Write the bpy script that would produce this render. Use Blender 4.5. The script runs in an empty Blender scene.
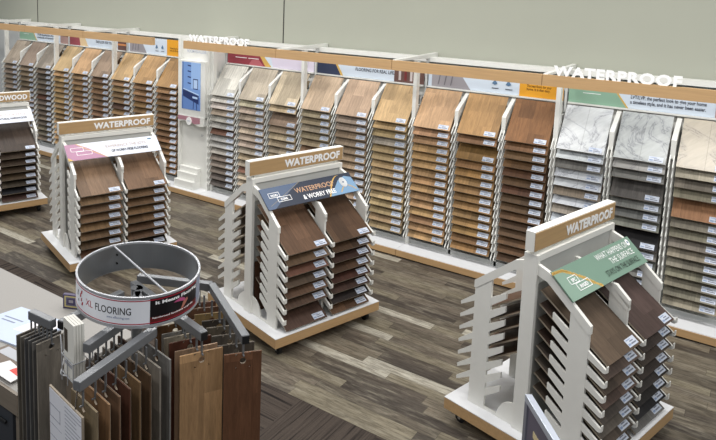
import bpy, math, random
from mathutils import Matrix, Vector
PI = math.pi
# ------------------------------------------------------------ camera, world, lights, exposure
SC = bpy.context.scene
COL = SC.collection
cam_data = bpy.data.cameras.new('camera')
cam = bpy.data.objects.new('camera', cam_data)
COL.objects.link(cam)
RX = Vector((0.79982719, 0.59968445, 0.0255934))
UX = Vector((-0.09842638, 0.08897507, 0.99115876))
FX = Vector((-0.59210532, 0.7952748, -0.13018945))
cam.matrix_world = Matrix(((RX.x, UX.x, -FX.x, 0), (RX.y, UX.y, -FX.y, 0), (RX.z, UX.z, -FX.z, 2.9), (0, 0, 0, 1)))
cam_data.sensor_width = 36
cam_data.lens = 669.17 * 36 / 716
cam_data.shift_x = (358 - 279.9) / 716
cam_data.shift_y = (75.98 - 220) / 716
cam_data.clip_start = 0.05
SC.camera = cam
W = bpy.data.worlds.new('world')
SC.world = W
W.use_nodes = True
W.node_tree.nodes['Background'].inputs[0].default_value = (0.84, 0.92, 1.0, 1)
W.node_tree.nodes['Background'].inputs[1].default_value = 0.28


def area(name, x, y, z, sx, sy, power, col=(1, 0.975, 0.945), rot=(0, 0, 0)):
    l = bpy.data.lights.new(name, 'AREA')
    l.shape = 'RECTANGLE'
    l.size = sx
    l.size_y = sy
    l.energy = power
    l.color = col
    o = bpy.data.objects.new(name, l)
    o.location = (x, y, z)
    o.rotation_euler = rot
    COL.objects.link(o)
    return o


for i, x in enumerate((-10.5, -8.0, -5.5, -3.0, -0.5, 2.0)):
    area('ceiling_lamp', x, 5.2, 4.3, 1.2, 0.5, 61)
    area('ceiling_lamp', x, 2.8, 4.3, 1.2, 0.5, 36)
for x in (-5.0, -2.2, 0.6):
    area('ceiling_lamp', x, -0.3, 4.3, 1.2, 0.5, 42)
SC.view_settings.view_transform = 'Standard'
SC.view_settings.look = 'None'
SC.view_settings.gamma = 1.0
SC.view_settings.use_curve_mapping = False
SC.view_settings.exposure = 0.0


# ------------------------------------------------------------ materials
def lin(c):
    r = []
    for v in c[:3]:
        v = v / 255.0
        r.append(v / 12.92 if v <= 0.04045 else ((v + 0.055) / 1.055) ** 2.4)
    return (r[0], r[1], r[2], 1.0)


class NT:
    def __init__(s, name, rough=0.5, metal=0.0, spec=0.4):
        s.m = bpy.data.materials.new(name)
        s.m.use_nodes = True
        s.t = s.m.node_tree
        s.b = s.t.nodes['Principled BSDF']
        s.b.inputs['Roughness'].default_value = rough
        s.b.inputs['Metallic'].default_value = metal
        s.b.inputs['Specular IOR Level'].default_value = spec

    def n(s, typ, **kw):
        nd = s.t.nodes.new(typ)
        for k, v in kw.items():
            setattr(nd, k, v)
        return nd

    def l(s, a, b):
        s.t.links.new(a, b)

    def math(s, op, a, b=None, c=None):
        nd = s.n('ShaderNodeMath', operation=op)
        for i, v in enumerate((a, b, c)):
            if v is None:
                continue
            if isinstance(v, (int, float)):
                nd.inputs[i].default_value = v
            else:
                s.l(v, nd.inputs[i])
        return nd.outputs[0]

    def xyz(s, src='Object'):
        tc = s.n('ShaderNodeTexCoord')
        sp = s.n('ShaderNodeSeparateXYZ')
        s.l(tc.outputs[src], sp.inputs[0])
        return tc.outputs[src], sp.outputs

    def comb(s, x, y, z=0.0):
        c = s.n('ShaderNodeCombineXYZ')
        for i, v in enumerate((x, y, z)):
            if isinstance(v, (int, float)):
                c.inputs[i].default_value = v
            else:
                s.l(v, c.inputs[i])
        return c.outputs[0]

    def noise(s, vec, scale, detail=3, rough=0.5, dist=0.0):
        nd = s.n('ShaderNodeTexNoise')
        nd.inputs['Scale'].default_value = scale
        nd.inputs['Detail'].default_value = detail
        nd.inputs['Roughness'].default_value = rough
        nd.inputs['Distortion'].default_value = dist
        s.l(vec, nd.inputs['Vector'])
        return nd.outputs[0]

    def white(s, vec):
        nd = s.n('ShaderNodeTexWhiteNoise', noise_dimensions='3D')
        s.l(vec, nd.inputs['Vector'])
        return nd.outputs['Value']

    def ramp(s, fac, stops, interp='LINEAR'):
        nd = s.n('ShaderNodeValToRGB')
        nd.color_ramp.interpolation = interp
        el = nd.color_ramp.elements
        while len(el) < len(stops):
            el.new(0.5)
        for e, (p, c) in zip(el, stops):
            e.position = p
            e.color = c if len(c) == 4 else (*c, 1)
        s.l(fac, nd.inputs[0])
        return nd.outputs[0]

    def mix(s, fac, a, b, mode='MIX'):
        nd = s.n('ShaderNodeMix', data_type='RGBA', blend_type=mode)
        for i, v in ((0, fac), (6, a), (7, b)):
            if isinstance(v, (int, float)):
                nd.inputs[i].default_value = v
            elif isinstance(v, tuple):
                nd.inputs[i].default_value = v
            else:
                s.l(v, nd.inputs[i])
        return nd.outputs[2]

    def scale(s, col, fac):
        nd = s.n('ShaderNodeVectorMath', operation='SCALE')
        s.l(col, nd.inputs[0]) if not isinstance(col, tuple) else None
        if isinstance(col, tuple):
            nd.inputs[0].default_value = col[:3]
        s.l(fac, nd.inputs['Scale'])
        return nd.outputs[0]

    def base(s, col):
        s.l(col, s.b.inputs['Base Color'])
        return s.m


MATS = {}


def plain(name, rgb, rough=0.5, metal=0.0, var=0.04, scale=14.0, spec=0.4):
    """one colour with a faint procedural mottling"""
    if name in MATS:
        return MATS[name]
    t = NT(name, rough, metal, spec)
    v, _ = t.xyz()
    f = t.noise(v, scale, 2)
    g = t.math('MULTIPLY_ADD', f, 2 * var, 1 - var)
    t.base(t.scale(lin(rgb), g))
    MATS[name] = t.m
    return t.m


def emit(name, rgb, strength=1.0):
    if name in MATS:
        return MATS[name]
    t = NT(name, 0.3)
    t.b.inputs['Base Color'].default_value = (0.01, 0.01, 0.01, 1)
    t.b.inputs['Emission Color'].default_value = lin(rgb)
    t.b.inputs['Emission Strength'].default_value = strength
    MATS[name] = t.m
    return t.m


def sample_wood():
    """planked wood look; the tone comes from the object's own colour"""
    t = NT('sample_wood', 0.5, spec=0.22)
    oi = t.n('ShaderNodeObjectInfo')
    v, s = t.xyz()
    rnd = oi.outputs['Random']
    px = t.math('FLOOR', t.math('MULTIPLY_ADD', s[0], 6.8, rnd))
    py = t.math('FLOOR', t.math('MULTIPLY_ADD', s[1], 2.3, t.math('MULTIPLY', px, 0.37)))
    w = t.white(t.comb(px, py, rnd))
    tone = t.math('MULTIPLY_ADD', w, 0.40, 0.64)
    gx = t.math('MULTIPLY_ADD', s[0], 1.0, t.math('MULTIPLY', w, 7.0))
    gv = t.comb(t.math('MULTIPLY', gx, 9.0), s[1], t.math('MULTIPLY', rnd, 31.0))
    gr = t.noise(gv, 5.0, 5, 0.65, 0.6)
    g2 = t.noise(gv, 22.0, 3, 0.6)
    gg = t.math('MULTIPLY_ADD', gr, 1.15, 0.42)
    gg = t.math('MULTIPLY', gg, t.math('MULTIPLY_ADD', g2, 0.5, 0.75))
    # thin seam between planks
    fx = t.math('FRACT', t.math('MULTIPLY_ADD', s[0], 6.8, rnd))
    seam = t.math('MULTIPLY_ADD', t.math('LESS_THAN', fx, 0.02), -0.22, 1.0)
    f = t.math('MULTIPLY', t.math('MULTIPLY', tone, gg), seam)
    t.base(t.scale(oi.outputs['Color'], f))
    return t.m


def sample_stone():
    """veined marble look; tone from the object's own colour"""
    t = NT('sample_stone', 0.3)
    oi = t.n('ShaderNodeObjectInfo')
    v, s = t.xyz()
    off = t.comb(t.math('MULTIPLY', oi.outputs['Random'], 9.0), 0.0, 0.0)
    add = t.n('ShaderNodeVectorMath', operation='ADD')
    t.l(v, add.inputs[0]); t.l(off, add.inputs[1])
    a = t.noise(add.outputs[0], 2.6, 6, 0.62, 0.9)
    vein = t.math('ABSOLUTE', t.math('SUBTRACT', a, 0.5))
    vv = t.ramp(vein, [(0.0, (0.50, 0.50, 0.53)), (0.012, (0.86, 0.86, 0.88)), (0.05, (1, 1, 1))])
    dv = t.comb(t.math('MULTIPLY', t.math('ADD', s[0], s[1]), 2.5), t.math('MULTIPLY', t.math('SUBTRACT', s[0], s[1]), 12.0), oi.outputs['Random'])
    b = t.noise(dv, 1.6, 6, 0.65, 0.5)
    tone = t.math('MULTIPLY_ADD', b, 0.55, 0.66)
    fx = t.math('LESS_THAN', t.math('ABSOLUTE', t.math('SUBTRACT', s[0], 0.21)), 0.0018)
    seam = t.math('MULTIPLY_ADD', fx, -0.35, 1.0)
    c = t.mix(1.0, oi.outputs['Color'], vv, 'MULTIPLY')
    t.base(t.scale(c, t.math('MULTIPLY', tone, seam)))
    return t.m


def oak(name, rgb, axis):
    """pale oak veneer, grain along the given axis of the object"""
    t = NT(name, 0.45)
    v, s = t.xyz()
    k = [26.0, 26.0, 26.0]
    k[axis] = 1.2
    gv = t.comb(t.math('MULTIPLY', s[0], k[0]), t.math('MULTIPLY', s[1], k[1]), t.math('MULTIPLY', s[2], k[2]))
    g = t.noise(gv, 2.4, 4, 0.6, 0.4)
    t.base(t.scale(lin(rgb), t.math('MULTIPLY_ADD', g, 0.44, 0.78)))
    return t.m


def floor_vinyl():
    t = NT('floor_vinyl', 0.42, spec=0.35)
    v, s = t.xyz()
    x, y = s[0], s[1]
    row = t.math('FLOOR', t.math('DIVIDE', y, 0.102))
    rh = t.white(t.comb(row, 3.0, 7.0))
    xc = t.math('ADD', t.math('DIVIDE', x, 0.95), t.math('MULTIPLY', rh, 5.0))
    cell = t.math('FLOOR', xc)
    w = t.white(t.comb(cell, row, 1.0))
    w2 = t.white(t.comb(cell, row, 5.0))
    c = t.ramp(w, [(0.0, lin((92, 84, 75))), (0.16, lin((112, 103, 91))), (0.34, lin((80, 73, 66))), (0.46, lin((124, 115, 100))),
                   (0.60, lin((103, 95, 83))), (0.74, lin((132, 124, 106))), (0.90, lin((186, 181, 166))), (0.965, lin((86, 79, 71)))], 'CONSTANT')
    gv = t.comb(t.math('ADD', x, t.math('MULTIPLY', w2, 9.0)), t.math('MULTIPLY', y, 13.0), w2)
    g = t.noise(gv, 2.2, 7, 0.68, 0.5)
    g2 = t.noise(gv, 9.0, 5, 0.7)
    gg = t.math('MULTIPLY_ADD', g, 1.35, 0.24)
    gg = t.math('MULTIPLY', gg, t.math('MULTIPLY_ADD', g2, 0.7, 0.62))
    pv = t.comb(t.math('MULTIPLY', x, 2.0), t.math('MULTIPLY', y, 9.0), w2)
    pt = t.noise(pv, 2.0, 4, 0.6)
    patch = t.ramp(pt, [(0.50, (0, 0, 0)), (0.66, (1, 1, 1))])
    c2 = t.mix(t.math('MULTIPLY', patch, 0.45), c, lin((160, 153, 136)))
    dk = t.noise(t.comb(t.math('MULTIPLY', x, 3.0), t.math('MULTIPLY', y, 22.0), t.math('MULTIPLY', w2, 17.0)), 2.4, 6, 0.75)
    dkr = t.ramp(dk, [(0.42, (0.45, 0.43, 0.42)), (0.54, (1, 1, 1))])
    c2 = t.mix(0.75, c2, dkr, 'MULTIPLY')
    fy = t.math('FRACT', t.math('DIVIDE', y, 0.102))
    fx = t.math('FRACT', xc)
    seam = t.math('MULTIPLY_ADD', t.math('MAXIMUM', t.math('LESS_THAN', fy, 0.03), t.math('LESS_THAN', fx, 0.004)), -0.4, 1.0)
    t.base(t.scale(c2, t.math('MULTIPLY', gg, seam)))
    r = t.math('MULTIPLY_ADD', g, 0.2, 0.36)
    t.l(r, t.b.inputs['Roughness'])
    return t.m


def carpet_tiles():
    t = NT('carpet_tiles', 0.95, spec=0.1)
    v, s = t.xyz()
    T = 0.62
    cx = t.math('FLOOR', t.math('DIVIDE', s[0], T))
    cy = t.math('FLOOR', t.math('DIVIDE', s[1], T))
    par = t.math('MODULO', t.math('ABSOLUTE', t.math('ADD', cx, cy)), 2.0)
    inv = t.math('SUBTRACT', 1.0, par)
    u = t.math('ADD', t.math('MULTIPLY', s[0], par), t.math('MULTIPLY', s[1], inv))
    vv = t.math('ADD', t.math('MULTIPLY', s[1], par), t.math('MULTIPLY', s[0], inv))
    ln = t.noise(t.comb(t.math('MULTIPLY', u, 30.0), t.math('MULTIPLY', vv, 0.6), 0.0), 1.6, 3, 0.6)
    fine = t.noise(v, 160.0, 2, 0.7)
    c = t.ramp(ln, [(0.36, lin((34, 31, 30))), (0.46, lin((66, 59, 54))), (0.60, lin((76, 68, 62))), (0.72, lin((50, 45, 42)))])
    t.base(t.scale(c, t.math('MULTIPLY_ADD', fine, 0.8, 0.6)))
    return t.m


def speckle(name, rgb, amp=0.25, scale=180, rough=0.6):
    t = NT(name, rough)
    v, s = t.xyz()
    f = t.noise(v, scale, 3, 0.8)
    t.base(t.scale(lin(rgb), t.math('MULTIPLY_ADD', f, 2 * amp, 1 - amp)))
    return t.m


M_WOOD = sample_wood()
M_STONE = sample_stone()
M_OAKX = oak('oak_veneer', (186, 152, 110), 0)
M_OAKY = oak('oak_veneer_side', (186, 150, 106), 1)
M_OAKH = oak('oak_veneer_header', (178, 146, 104), 0)
M_FLOOR = floor_vinyl()
M_CARPET = carpet_tiles()
M_WHITE = plain('white_powder_coat', (226, 226, 221), 0.42)
M_WHITE2 = plain('white_laminate', (228, 229, 231), 0.4)
M_STAND = plain('stand_white_paint', (230, 229, 223), 0.45)
M_PANEL = plain('light_grey_panel', (196, 198, 196), 0.5)
M_WALL = plain('painted_wall', (166, 168, 155), 0.85, var=0.02, scale=3)
M_LETTER = plain('white_acrylic', (245, 245, 245), 0.3)
M_BLACK = plain('black_rubber', (22, 22, 23), 0.5)
M_DARK = plain('dark_gap', (48, 46, 44), 0.8)
M_STEEL = plain('grey_steel', (122, 124, 127), 0.36, 0.4)
M_GALV = plain('galvanised_steel', (150, 153, 156), 0.34, 0.8, var=0.08, scale=6)
M_RIM = plain('ring_rim_metal', (176, 178, 182), 0.4, 0.35)
M_CHROME = plain('chrome_wire', (190, 192, 195), 0.2, 1.0)
M_EDGE = plain('sample_core', (150, 138, 122), 0.6)
M_STICK = plain('white_sticker', (196, 203, 216), 0.4)
M_BLUEP = plain('blue_print', (134, 152, 184), 0.5)
M_DARKP = plain('dark_print', (112, 116, 130), 0.5)


def ink(name, rgb, rough=0.4):
    return plain(name, rgb, rough, var=0.03, scale=8)


# ------------------------------------------------------------ mesh helpers
class MB:
    def __init__(s):
        s.v = []; s.f = []; s.mi = []; s.mats = []

    def mat(s, m):
        if m not in s.mats:
            s.mats.append(m)
        return s.mats.index(m)

    def add(s, vs, fs, m):
        o = len(s.v)
        i = s.mat(m)
        s.v.extend([tuple(p) for p in vs])
        for f in fs:
            s.f.append(tuple(o + k for k in f)); s.mi.append(i)
        return s

    def box(s, x0, x1, y0, y1, z0, z1, m):
        vs = [(x, y, z) for x in (x0, x1) for y in (y0, y1) for z in (z0, z1)]
        return s.add(vs, [(0, 1, 3, 2), (4, 6, 7, 5), (0, 4, 5, 1), (2, 3, 7, 6), (0, 2, 6, 4), (1, 5, 7, 3)], m)

    def prism(s, poly, a0, a1, axis, m):
        """poly in the two other axes (for axis x: (y, z); y: (x, z); z: (x, y))"""
        def P(a, p):
            return {'x': (a, p[0], p[1]), 'y': (p[0], a, p[1]), 'z': (p[0], p[1], a)}[axis]
        n = len(poly)
        area2 = sum(poly[i][0] * poly[(i + 1) % n][1] - poly[(i + 1) % n][0] * poly[i][1] for i in range(n))
        pl = list(poly) if area2 > 0 else list(poly)[::-1]
        if axis == 'y':
            pl = pl[::-1]
        vs = [P(a0, p) for p in pl] + [P(a1, p) for p in pl]
        fs = [tuple(range(n))[::-1], tuple(range(n, 2 * n))]
        fs += [(i, (i + 1) % n, n + (i + 1) % n, n + i) for i in range(n)]
        return s.add(vs, fs, m)

    def bar(s, p, q, w, h, m):
        """rectangular bar from p to q; w across (horizontal), h the other way"""
        p = Vector(p); q = Vector(q); d = (q - p).normalized()
        a = d.cross(Vector((0, 0, 1)))
        if a.length < 1e-4:
            a = Vector((1, 0, 0))
        a.normalize(); b = a.cross(d).normalized()
        vs = []
        for c in (p, q):
            for i, j in ((-1, -1), (1, -1), (1, 1), (-1, 1)):
                vs.append(c + a * i * w / 2 + b * j * h / 2)
        return s.add(vs, [(0, 1, 2, 3), (7, 6, 5, 4), (0, 4, 5, 1), (1, 5, 6, 2), (2, 6, 7, 3), (3, 7, 4, 0)], m)

    def rod(s, p, q, r, m, n=8):
        p = Vector(p); q = Vector(q); d = (q - p).normalized()
        a = d.orthogonal().normalized(); b = d.cross(a)
        vs = []
        for c in (p, q):
            for i in range(n):
                t = 2 * PI * i / n
                vs.append(c + (a * math.cos(t) + b * math.sin(t)) * r)
        fs = [tuple(range(n))[::-1], tuple(range(n, 2 * n))] + [(i, (i + 1) % n, n + (i + 1) % n, n + i) for i in range(n)]
        return s.add(vs, fs, m)

    def path(s, pts, r, m, n=6):
        for a, b in zip(pts, pts[1:]):
            s.rod(a, b, r, m, n)
        return s

    def quad(s, a, b, c, d, m):
        return s.add([a, b, c, d], [(0, 1, 2, 3)], m)

    def build(s, name, parent=None, loc=(0, 0, 0), rot=(0, 0, 0), smooth=False, bevel=0.0):
        me = bpy.data.meshes.new(name)
        me.from_pydata(s.v, [], s.f)
        for m in s.mats:
            me.materials.append(m)
        me.polygons.foreach_set('material_index', s.mi)
        if smooth:
            me.polygons.foreach_set('use_smooth', [True] * len(me.polygons))
        me.update()
        o = bpy.data.objects.new(name, me)
        COL.objects.link(o)
        o.location = loc
        o.rotation_euler = rot
        if parent:
            o.parent = parent
        if bevel:
            b = o.modifiers.new('bevel', 'BEVEL')
            b.width = bevel; b.segments = 2; b.limit_method = 'ANGLE'
        return o


TXT = {}


def glyphs(text, size, align='LEFT', off=0.0, ext=0.0, spacing=1.0):
    k = (text, size, align, off, ext, spacing)
    if k in TXT:
        return TXT[k]
    cu = bpy.data.curves.new('lettering', 'FONT')
    cu.body = text; cu.size = size; cu.align_x = align
    cu.offset = off; cu.extrude = ext; cu.space_character = spacing
    cu.resolution_u = 3
    o = bpy.data.objects.new('lettering', cu)
    COL.objects.link(o)
    dg = bpy.context.evaluated_depsgraph_get()
    me = bpy.data.meshes.new_from_object(o.evaluated_get(dg))
    vs = [tuple(v.co) for v in me.vertices]
    fs = [tuple(p.vertices) for p in me.polygons]
    bpy.data.objects.remove(o)
    bpy.data.meshes.remove(me)
    bpy.data.curves.remove(cu)
    TXT[k] = (vs, fs)
    return TXT[k]


def put_text(mb, text, size, fn, m, align='LEFT', off=0.0, ext=0.0, spacing=1.0, width=None):
    vs, fs = glyphs(text, size, align, off, ext, spacing)
    if width:
        xs = [v[0] for v in vs]
        k = width / (max(xs) - min(xs))
        vs = [(v[0] * k, v[1], v[2]) for v in vs]
    mb.add([fn(*v) for v in vs], fs, m)


def tag(o, label=None, cat=None, group=None, kind=None):
    if label: o['label'] = label
    if cat: o['category'] = cat
    if group: o['group'] = group
    if kind: o['kind'] = kind
    return o


def empty(name, loc=(0, 0, 0), rz=0.0):
    o = bpy.data.objects.new(name, None)
    o.empty_display_size = 0.1
    COL.objects.link(o)
    o.location = loc
    o.rotation_euler = (0, 0, rz)
    return o


# ------------------------------------------------------------ the setting
FLOOR_Y = 3.67
o = MB().box(-15, 4, FLOOR_Y, 7.4, -0.05, 0, M_FLOOR).build('floor'); tag(o, kind='structure')
o = MB().box(-15, 4, -2.5, FLOOR_Y, -0.05, 0.002, M_CARPET).build('floor_carpet'); tag(o, kind='structure')
o = MB().box(-15, 4, 7.2, 7.35, 0, 3.6, M_WALL).build('wall_back'); tag(o, kind='structure')
for i, x in enumerate((-10.93, -5.32)):
    o = MB().box(x - 0.006, x + 0.006, 7.194, 7.2, 0, 3.6, M_DARK).build('trim_%d' % (i + 1)); tag(o, kind='structure')

# ------------------------------------------------------------ sample boards
SLW = 0.417   # board on the wall racks
BLW = 0.487
SLS = 0.43    # board on the floor stands
BLS = 0.522


def board_mesh(name, w, l, m, t=0.011, extra=0.0):
    mb = MB()
    e = 0.001
    mb.box(0, w, 0, l, -t, -e, M_EDGE)
    mb.box(0, w, 0, l, -e, 0, m)
    return mb


def sticker_mb(w):
    mb = MB()
    x0, x1, y0, y1, z = w - 0.135, w - 0.022, 0.012, 0.062, 0.0012
    mb.box(x0, x1, y0, y1, 0.0003, z, M_STICK)
    mb.box(x0 + 0.006, x0 + 0.034, y0 + 0.008, y0 + 0.02, z, z + 0.0004, M_BLUEP)
    mb.box(x0 + 0.04, x1 - 0.012, y0 + 0.010, y0 + 0.018, z, z + 0.0004, M_DARKP)
    mb.box(x0 + 0.04, x1 - 0.03, y0 + 0.026, y0 + 0.032, z, z + 0.0004, M_DARKP)
    mb.box(x0 + 0.01, x1 - 0.05, y0 + 0.038, y0 + 0.043, z, z + 0.0004, M_BLUEP)
    return mb


PROTO = {}


def board(kind, stone, loc, rot, rgb, label, group, sticker=True):
    w, l = (SLW, BLW) if kind == 'wall' else (SLS, BLS)
    key = (kind, stone)
    if key not in PROTO:
        a = board_mesh('sample_board', w, l, M_STONE if stone else M_WOOD).build('sample_board')
        b = sticker_mb(w).build('sticker', a)
        PROTO[key] = (a.data, b.data)
        bpy.data.objects.remove(b); bpy.data.objects.remove(a)
    a = bpy.data.objects.new('sample_board', PROTO[key][0])
    COL.objects.link(a)
    a.location = loc; a.rotation_euler = rot
    a.color = lin(rgb) if stone else lin((rgb[0] * 0.96, rgb[1] * 0.96, rgb[2] * 0.955))
    tag(a, label, 'sample board', group)
    if sticker:
        b = bpy.data.objects.new('sticker', PROTO[key][1])
        COL.objects.link(b); b.parent = a
    return a


ORD = ['first', 'second', 'third', 'fourth', 'fifth', 'sixth', 'seventh', 'eighth', 'ninth', 'tenth', 'eleventh',
       'twelfth', 'thirteenth', 'fourteenth', 'fifteenth']
rng = random.Random(5)


def vary(c, a=0.10):
    k = 1 + rng.uniform(-a, a)
    return tuple(max(8, min(250, v * k + rng.uniform(-3, 3))) for v in c)


# ------------------------------------------------------------ wall racks
X1 = -4.6417; WM = 1.49086; G = WM / 3
YB, ZB, SLOPE = 6.603, 1.455, 1.29
PHI = math.atan(SLOPE)
PITCH = 0.0890
NR = 15
SIGN_Y = 6.965


def strip(mb, u0, u1, z0, z1, m, y=SIGN_Y, dy=0.0):
    mb.box(u0, u1, y - 0.002 - dy, y + 0.004, z0, z1, m)


def sign_wall(kind, xa, xb, parent):
    """printed header strip; proportions u run 0..1 from xa to xb"""
    mb = MB()
    z0, z1 = 1.862, 2.10
    L = xb - xa

    def U(u): return xa + L * u

    def poly(pts, m, k=1):
        mb.prism([(U(u), z0 + (z1 - z0) * v) for u, v in pts], SIGN_Y - 0.003 * k - 0.002, SIGN_Y - 0.003 * (k - 1), 'y', m)
    gold = ink('gold_foil', (205, 168, 92), 0.35)
    white = ink('pale_blue_print', (205, 216, 228))
    text = ink('dark_grey_ink', (62, 66, 78))

    def wr(s, u, v, size, m=text, width=None):
        put_text(mb, s, size, lambda x, y, z: (U(u) + x, SIGN_Y - 0.0085 - z, z0 + (z1 - z0) * v + y), m, off=0.0008, width=width)
    poly([(0, 0), (1, 0), (1, 1), (0, 1)], white)
    if kind == 'green':
        g = ink('sage_green_print', (138, 172, 150))
        poly([(0, 0), (0.36, 0), (0.30, 0.5), (0.26, 1), (0, 1)], g, 2)
        poly([(0.36, 0), (0.372, 0), (0.312, 0.5), (0.272, 1), (0.26, 1), (0.30, 0.5)], gold, 2)
        for a, b in ((0.09, 0.2),):
            poly([(a, 0.42), (b, 0.42), (b, 0.44), (a, 0.44)], M_LETTER, 3)
            poly([(a, 0.70), (b, 0.70), (b, 0.72), (a, 0.72)], M_LETTER, 3)
        wr('LVT/LVP: the perfect look to give your home', 0.38, 0.40, 0.046, text, width=L * 0.42)
        wr('a timeless style, and it has never been easier.', 0.38, 0.20, 0.046, text, width=L * 0.42)
        p = ink('pink_brown_photo', (168, 138, 132))
        poly([(0.85, 0), (1, 0), (1, 1), (0.85, 1)], p, 2)
        poly([(0.85, 0.55), (1, 0.5), (1, 0.62), (0.85, 0.66)], ink('photo_dark', (60, 50, 50)), 3)
    elif kind == 'maroon':
        r = ink('maroon_print', (140, 58, 68))
        r2 = ink('rose_print', (176, 98, 104))
        poly([(0, 0), (0.46, 0), (0.40, 0.5), (0.36, 1), (0, 1)], r, 2)
        poly([(0.26, 0), (0.44, 0), (0.37, 0.4), (0.30, 0.3)], r2, 3)
        poly([(0.46, 0), (0.53, 0), (0.45, 0.5), (0.43, 1), (0.36, 1), (0.40, 0.5)], gold, 2)
        for a, b in ((0.10, 0.24), (0.26, 0.38)):
            poly([(a, 0.36), (b, 0.36), (b, 0.39), (a, 0.39)], M_LETTER, 4)
        poly([(0.55, 0), (1, 0), (1, 1), (0.5, 1)], ink('lavender_print', (214, 206, 222)), 2)
    elif kind == 'navy':
        n = ink('navy_print', (52, 60, 84))
        poly([(0, 0), (0.24, 0), (0.18, 0.6), (0.12, 1), (0, 1)], n, 2)
        poly([(0.24, 0), (0.262, 0), (0.2, 0.6), (0.14, 1), (0.12, 1), (0.18, 0.6)], gold, 2)
        wr('FLOORING FOR REAL LIFE.', 0.38, 0.33, 0.055, text, width=L * 0.36)
        p = ink('dark_wood_photo', (104, 78, 72))
        poly([(0.74, 0), (1, 0), (1, 1), (0.74, 1)], p, 2)
        for k in range(4):
            a = 0.78 + 0.05 * k
            poly([(a, 0.1), (a + 0.02, 0.1), (a + 0.02, 0.6), (a, 0.6)], ink('wine_print', (120, 52, 52)) if k % 2 else ink('glass_print', (196, 186, 184)), 3)
    elif kind == 'orange':
        g = ink('stone_grey_print', (150, 146, 150))
        poly([(0.03, 0), (0.34, 0), (0.28, 0.5), (0.22, 1), (0.03, 1)], g, 2)
        for k in range(3):
            a = 0.08 + 0.05 * k
            poly([(a, 0.1), (a + 0.006, 0.1), (a + 0.03, 0.9), (a + 0.024, 0.9)], ink('pattern_grey', (108, 104, 112)), 3)
        for a in (0.50, 0.60):
            poly([(a, 0.42), (a + 0.02, 0.36), (a + 0.04, 0.42), (a + 0.02, 0.6)], ink('icon_blue', (90, 120, 150)), 3)
        poly([(0.50, 0.2), (0.55, 0.2), (0.55, 0.23), (0.50, 0.23)], text, 3)
        poly([(0.60, 0.2), (0.65, 0.2), (0.65, 0.23), (0.60, 0.23)], text, 3)
        poly([(0.70, 0), (1, 0), (1, 1), (0.70, 1)], ink('orange_print', (222, 158, 48)), 2)
        wr('The best floors for your', 0.75, 0.42, 0.038, ink('ink_brown', (92, 60, 24)), width=L * 0.17)
        wr('home. It is that easy.', 0.75, 0.28, 0.038, ink('ink_brown', (92, 60, 24)), width=L * 0.16)
    elif kind == 'floral':
        poly([(0, 0), (0.20, 0), (0.18, 0.6), (0.14, 1), (0, 1)], ink('floral_rose', (150, 76, 84)), 2)
        poly([(0.20, 0), (0.34, 0), (0.28, 0.6), (0.22, 1), (0.14, 1), (0.18, 0.6)], ink('floral_cream', (216, 190, 150)), 2)
        wr('THE FLOOR FOR YOU', 0.48, 0.30, 0.06, text, width=L * 0.28)
        poly([(0.86, 0), (1, 0), (1, 1), (0.86, 1)], ink('dark_wood_photo', (104, 78, 72)), 2)
        poly([(0.86, 0.3), (1, 0.3), (1, 0.42), (0.86, 0.42)], ink('glow_print', (206, 138, 88)), 3)
    return mb.build('sign_panel', parent)


def divider(mb, x, t=0.022, post=False):
    """slotted side plate of a wall rack, in the plane across x"""
    top = [(7.03, 1.872), (6.70, 1.69), (6.672, 1.668), (6.672, 1.50), (6.74, 1.50), (6.74, 1.62), (7.03, 1.78)]
    if not post:
        mb.prism(top, x - t / 2 - 0.009, x + t / 2 + 0.009, 'x', M_WHITE)
    mb.box(x - t / 2, x + t / 2, 6.735, 6.83, 0.14, 1.66, M_WHITE)
    mb.box(x - t / 2 + 0.002, x + t / 2 - 0.002, 6.83, 7.1, 0.12, 1.74, M_PANEL)
    for k in range(NR):
        z = ZB - PITCH * k
        y0 = YB - 0.004
        e = 6.76 - y0
        for sx in (-1, 1):
            xa = x + sx * 0.011
            pts = [(y0, z - 0.014), (y0 + e, z - 0.014 + e * SLOPE), (y0 + e, z - 0.042 + e * SLOPE), (y0 + 0.004, z - 0.030)]
            mb.prism(pts, min(xa, xa + sx * 0.009), max(xa, xa + sx * 0.009), 'x', M_WHITE)
        mb.box(x - 0.020, x + 0.020, 6.725, 6.735, z + 0.10 - 0.012, z + 0.10 + 0.008, M_WHITE)


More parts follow.
